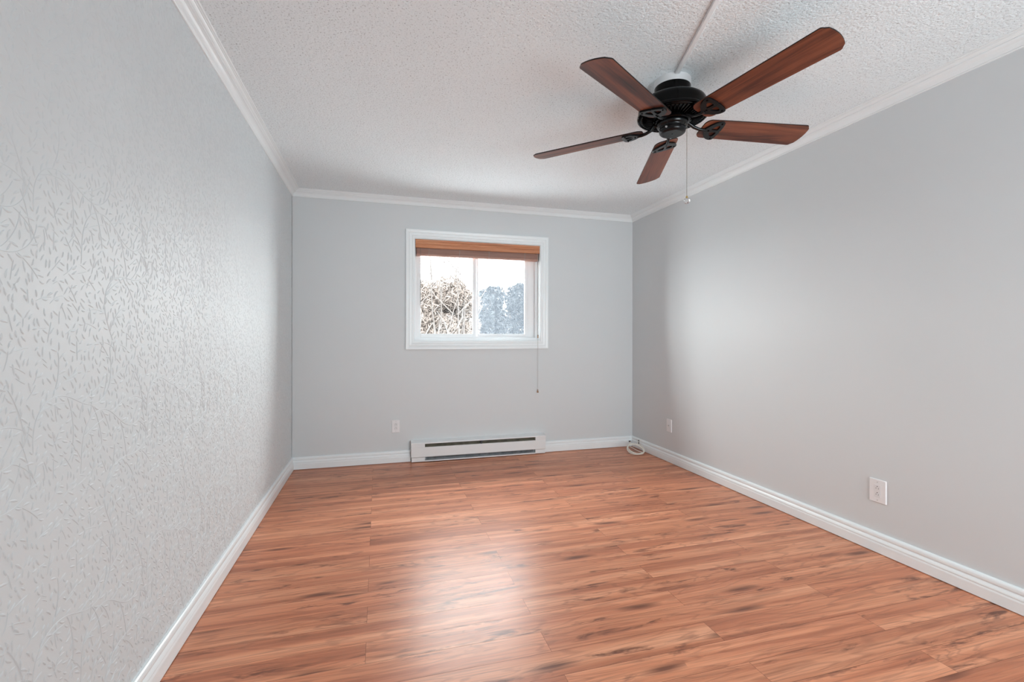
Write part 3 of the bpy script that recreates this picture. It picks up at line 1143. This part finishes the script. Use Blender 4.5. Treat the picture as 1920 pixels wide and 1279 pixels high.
def iron_plate_mesh(m_, fr):
    """plate with two windows: built in pieces so that the openings are real"""
    zt, zb = -0.0035, -0.0125
    out = iron_outer()
    n_o = len(out) // 2 + 1                      # first half (positive side) ends at the axis
    for sgn in (1, -1):
        half = out[:n_o] if sgn > 0 else [(a_, -b_) for a_, b_ in out[:n_o]]
        win_ = eye_half(1)
        # bridge: outer boundary loop around the window, walking both the same way
        ob = [(0.168, 0.0)] + [(a_, abs(b_)) for a_, b_ in half]
        loop_o = ob                              # hub end on the axis -> along the outside -> outer end on the axis
        # resample both loops by angle about the window centre
        cx = sum(p_[0] for p_ in win_) / len(win_)
        cy = sum(p_[1] for p_ in win_) / len(win_)

        def ray(poly, ang):
            dx, dy = math.cos(ang), math.sin(ang)
            best = None
            for i_ in range(len(poly)):
                (xa, ya), (xb, yb_) = poly[i_], poly[(i_ + 1) % len(poly)]
                ex_, ey_ = xb - xa, yb_ - ya
                den = dx * ey_ - dy * ex_
                if abs(den) < 1e-12:
                    continue
                t_ = ((xa - cx) * ey_ - (ya - cy) * ex_) / den
                s_ = ((xa - cx) * dy - (ya - cy) * dx) / den
                if t_ > 0 and -1e-6 <= s_ <= 1 + 1e-6 and (best is None or t_ > best):
                    best = t_
            return (cx + dx * best, cy + dy * best)
        NA = 40
        A_, B_ = [], []
        for i_ in range(NA):
            an = 2 * PI * i_ / NA
            A_.append(ray(win_, an))
            B_.append(ray(loop_o, an))
        vs_, fs_ = [], []
        for (u, v) in A_:
            vs_ += [fr(u, sgn * v, zt), fr(u, sgn * v, zb)]
        for (u, v) in B_:
            vs_ += [fr(u, sgn * v, zt), fr(u, sgn * v, zb)]
        for i_ in range(NA):
            j_ = (i_ + 1) % NA
            a0, a1, b0, b1 = 2 * i_, 2 * j_, 2 * NA + 2 * i_, 2 * NA + 2 * j_
            fs_ += [(a0, a1, b1, b0), (a0 + 1, b0 + 1, b1 + 1, a1 + 1), (a0, a0 + 1, a1 + 1, a1), (b0, b1, b1 + 1, b0 + 1)]
        m_.add(vs_, fs_)


BO = blade_outline()
for kk in range(5):
    ang = PH + kk * 2 * PI / 5 + DA[kk]
    rv = math.cos(ang) * exv + math.sin(ang) * eyv
    tv = -math.sin(ang) * exv + math.cos(ang) * eyv
    tp = math.cos(PITCH) * tv + math.sin(PITCH) * nrm
    np_ = rv.cross(tp).normalized()
    M = Matrix((rv, tp, np_)).transposed().to_4x4()
    M.translation = BC
    sc_r = RT[kk] / 0.734
    bm_ = MB()
    bm_.prism([(r * sc_r, v) for r, v in BO], -0.003, 0.003)
    bo = bm_.build('blade', 'mahogany_blade', fan, 0.0012)
    bo.data.materials.append(MATS['blade_edge'])
    for pl in bo.data.polygons:
        if abs(pl.normal.z) < 0.5:
            pl.material_index = 1
    bo.matrix_local = M
    im = MB()
    iron_plate_mesh(im, lambda u, v, w_: (u, v, w_))
    # arm from the flywheel out to the plate, rising and untwisting to the hub
    Mi = M.inverted()
    hub_r = Mi @ (Vector((0, 0, 2.2335 - H)) + (rv * 0.070))
    hub_r2 = Mi @ (Vector((0, 0, 2.2335 - H)) + (rv * 0.092))
    im.tube([hub_r, hub_r2, (0.112, 0, 0.004), (0.135, 0, -0.005), (0.158, 0, -0.0085), (0.180, 0, -0.0085)],
            [0.010, 0.0095, 0.0085, 0.0080, 0.0085, 0.0085], 12)
    io = im.build('blade_iron', 'black_satin', fan, 0.0008)
    io.matrix_local = M
    for (u, v) in ((0.234, 0.052), (0.234, -0.052), (0.190, 0.0)):
        MB().lathe([(0.0048, -0.0120), (0.0044, -0.0150), (0.002, -0.0162)], (u, v, 0), 10).build(
            'screw', 'black_metal', io)

# pull chain with a crystal drop
cx_, cy_ = 0.0395, -0.0610
ch = MB()
z0_, z1_ = 2.200 - H, 1.852 - H
nb = 90
for i in range(nb):
    ch.sphere((cx_, cy_, z0_ + (z1_ - z0_) * i / (nb - 1)), 0.0016, 8, 6)
ch.tube([(cx_, cy_, z0_), (cx_, cy_, z1_)], 0.0007, 6)
ch.tube([(cx_ * 0.82, cy_ * 0.82, 2.206 - H), (cx_ * 0.95, cy_ * 0.95, 2.206 - H), (cx_, cy_, 2.198 - H)], 0.0022, 8)
cho = ch.build('pull_chain', 'chain_metal', fan)
MB().lathe([(0.0015, 0.012), (0.004, 0.009), (0.0055, 0.003), (0.005, 0.0)], (cx_, cy_, 1.841 - H), 14).build(
    'chain_cap', 'brass', cho)
ball = bmesh.new()
bmesh.ops.create_icosphere(ball, subdivisions=2, radius=0.0150)
me = bpy.data.meshes.new('crystal_drop')
ball.to_mesh(me)
ball.free()
me.materials.append(MATS['crystal'])
bo = bpy.data.objects.new('crystal_drop', me)
COL.objects.link(bo)
bo.parent = cho
bo.location = (cx_, cy_, 1.828 - H)

# ------------------------------------------------------------------ outside the window
GZ = -0.7
gm = MB().box(-40, 60, YB + WT + 0.02, 80, GZ - 0.2, GZ)
structure(gm.build('ground', 'snow'), 'snowy ground outside')
rg = np.random.default_rng(11)


def leaf_cloud(blobs, n_, size, seed, elong=2.6):
    g = np.random.default_rng(seed)
    wts = np.array([b[3] * b[4] * b[5] for b in blobs]) ** 0.8
    wts /= wts.sum()
    ch_ = g.choice(len(blobs), n_, p=wts)
    B = np.array(blobs)[ch_]
    d = g.normal(size=(n_, 3))
    d /= np.linalg.norm(d, axis=1)[:, None]
    rr = g.random(n_)[:, None] ** 0.45
    P = B[:, :3] + d * rr * B[:, 3:6]
    a_ = g.normal(size=(n_, 3))
    a_ /= np.linalg.norm(a_, axis=1)[:, None]
    b_ = np.cross(a_, g.normal(size=(n_, 3)))
    b_ /= np.linalg.norm(b_, axis=1)[:, None]
    s_ = size * g.uniform(0.5, 1.4, (n_, 1))
    A = a_ * s_ * elong / 2
    Bv = b_ * s_ / 2
    V = np.stack([P - A, P + Bv, P + A, P - Bv], 1).reshape(-1, 3)
    return V


def cloud_obj(name, V, mat, parent, loc):
    n_ = len(V) // 4
    me_ = bpy.data.meshes.new(name)
    me_.from_pydata((V - np.array(loc)).tolist(), [], [(4 * i, 4 * i + 1, 4 * i + 2, 4 * i + 3) for i in range(n_)])
    me_.materials.append(MATS[mat])
    o_ = bpy.data.objects.new(name, me_)
    COL.objects.link(o_)
    o_.parent = parent
    return o_


def twigs(parent, base, n_, hgt_, spread, seed, mat, xmax=9.0, r0=0.02, wig=0.08):
    g = random.Random(seed)
    m_ = MB()
    for i in range(n_):
        a_ = g.uniform(0, 2 * PI)
        x_, y_ = g.uniform(-spread[0], spread[0]), g.uniform(-spread[1], spread[1])
        h_ = hgt_ * g.uniform(0.6, 1.0)
        tx, ty = x_ + g.uniform(-.35, .35) * h_ * 0.6, y_ + g.uniform(-.3, .3) * h_ * 0.4
        pts_ = []
        for q in range(7):
            t_ = q / 6
            pts_.append((min(xmax, x_ * (0.35 + 0.65 * t_) + (tx - x_) * t_ ** 1.5 + g.uniform(-wig, wig) * t_),
                         y_ * (0.35 + 0.65 * t_) + (ty - y_) * t_ ** 1.5, h_ * t_))
        m_.tube(pts_, [r0 * (1 - 0.85 * q / 6) for q in range(7)], 5)
        for q in (3, 4, 5):
            p_ = pts_[q]
            l_ = h_ * g.uniform(0.12, 0.25)
            aa = g.uniform(0, 2 * PI)
            m_.tube([p_, (p_[0] + .5 * l_ * math.cos(aa), p_[1] + .3 * l_ * math.sin(aa), p_[2] + l_ * .5),
                     (p_[0] + .8 * l_ * math.cos(aa), p_[1] + .5 * l_ * math.sin(aa), p_[2] + l_)],
                    [r0 * .35, r0 * .25, r0 * .12], 4)
    return m_.build('branch', mat, parent)


# tan bare shrub close to the house, on the left
sb = thing('shrub', 'tan leafless shrub with tall thin twigs behind the left pane', 'shrub', (1.1, 9.2, GZ))
blobs = []
g_ = random.Random(3)
for i in range(60):
    xx_ = g_.uniform(-0.9, 1.72)
    top = 2.40 - 0.10 * abs(xx_ - 0.9) - (0.30 * max(0, xx_ - 1.45))
    zz_ = g_.uniform(0.75 if i > 12 else -0.3, top - 0.32)
    blobs.append((xx_, 9.2 + g_.uniform(-.2, .2), zz_, 0.36, 0.30, 0.34))
V = leaf_cloud(blobs, 150000, 0.016, 5, 7.0)
cloud_obj('foliage', V, 'dry_leaves', sb, (1.1, 9.2, GZ))
twigs(sb, None, 30, 3.9, (0.95, 0.5), 8, 'pale_bark', xmax=0.50, r0=0.030)
m_ = MB()
g_ = random.Random(21)
for i in range(16):                                # pale limbs at the front of the shrub
    x_ = g_.uniform(-0.6, 0.35)
    z_ = g_.uniform(1.3, 2.1)
    l_ = g_.uniform(0.25, 0.6)
    a_ = g_.uniform(0.5, 2.6)
    m_.tube([(x_, -0.75, z_), (x_ + l_ * .5 * math.cos(a_) + .03, -0.78, z_ + l_ * .5 * math.sin(a_)),
             (x_ + l_ * math.cos(a_), -0.72, z_ + l_ * math.sin(a_))], [0.016, 0.012, 0.006], 5)
m_.tube([(0.0, -0.6, 0.0), (0.02, -0.7, 1.0), (0.05, -0.74, 1.7)], [0.03, 0.024, 0.016], 6)
m_.build('limbs', 'pale_limb', sb)

# two dark evergreens further off, on the right
for (ex_, ey_, tw, th_, sd, lab) in (
        (3.15, 13.4, 0.73, 2.62, 31, 'lower rounded dark evergreen seen beside the window mullion'),
        (4.85, 16.0, 0.76, 3.08, 32, 'taller pointed dark evergreen seen at the right of the right pane'),
        (7.00, 16.2, 0.70, 2.90, 33, 'dark evergreen furthest right beyond the window')):
    tr_ = thing('evergreen_tree', lab, 'tree', (ex_, ey_, GZ), 'evergreens outside')
    MB().tube([(0, 0, 0), (0.03, 0, 1.4), (0.0, 0, th_ - GZ - 0.3)], [0.09, 0.06, 0.015], 8).build('trunk', 'pale_bark', tr_)
    g_ = random.Random(sd)
    blobs = []
    for i in range(40):
        t_ = i / 39
        zz_ = GZ + 0.5 + t_ * (th_ - GZ - 0.75)
        rad = tw * (1 - 0.72 * t_ ** 2.2)
        a_ = i * 2.4
        q_ = g_.uniform(0.2, 0.85) * rad
        blobs.append((ex_ + q_ * math.cos(a_), ey_ + q_ * math.sin(a_), zz_, 0.36, 0.36, 0.28))
    blobs.append((ex_, ey_, th_ - 0.2, 0.16, 0.16, 0.26))
    cloud_obj('foliage', leaf_cloud(blobs, 60000, 0.032, sd, 3.2), 'hedge_leaves', tr_, (ex_, ey_, GZ))
    cloud_obj('snow_patches', leaf_cloud(blobs, 3000, 0.055, sd + 50, 1.6), 'pale_limb', tr_, (ex_, ey_, GZ))

# low house far off, only its reddish roof shows above the shrub
hs_ = thing('house', 'pale house with reddish roof far behind the shrub', 'house', (0.4, 27.0, GZ))
MB().box(-5.0, 3.0, -3, 3, 0, 3.6).build('house_wall', 'house_render', hs_)
vs = [(-5.4, -3.4, 3.5), (3.4, -3.4, 3.5), (3.4, 3.4, 3.5), (-5.4, 3.4, 3.5), (-2.6, 0, 5.25), (0.4, 0, 5.25)]
MB().add(vs, [(0, 1, 5, 4), (1, 2, 5), (2, 3, 4, 5), (3, 0, 4), (0, 3, 2, 1)]).build('roof', 'roof_shingle', hs_)
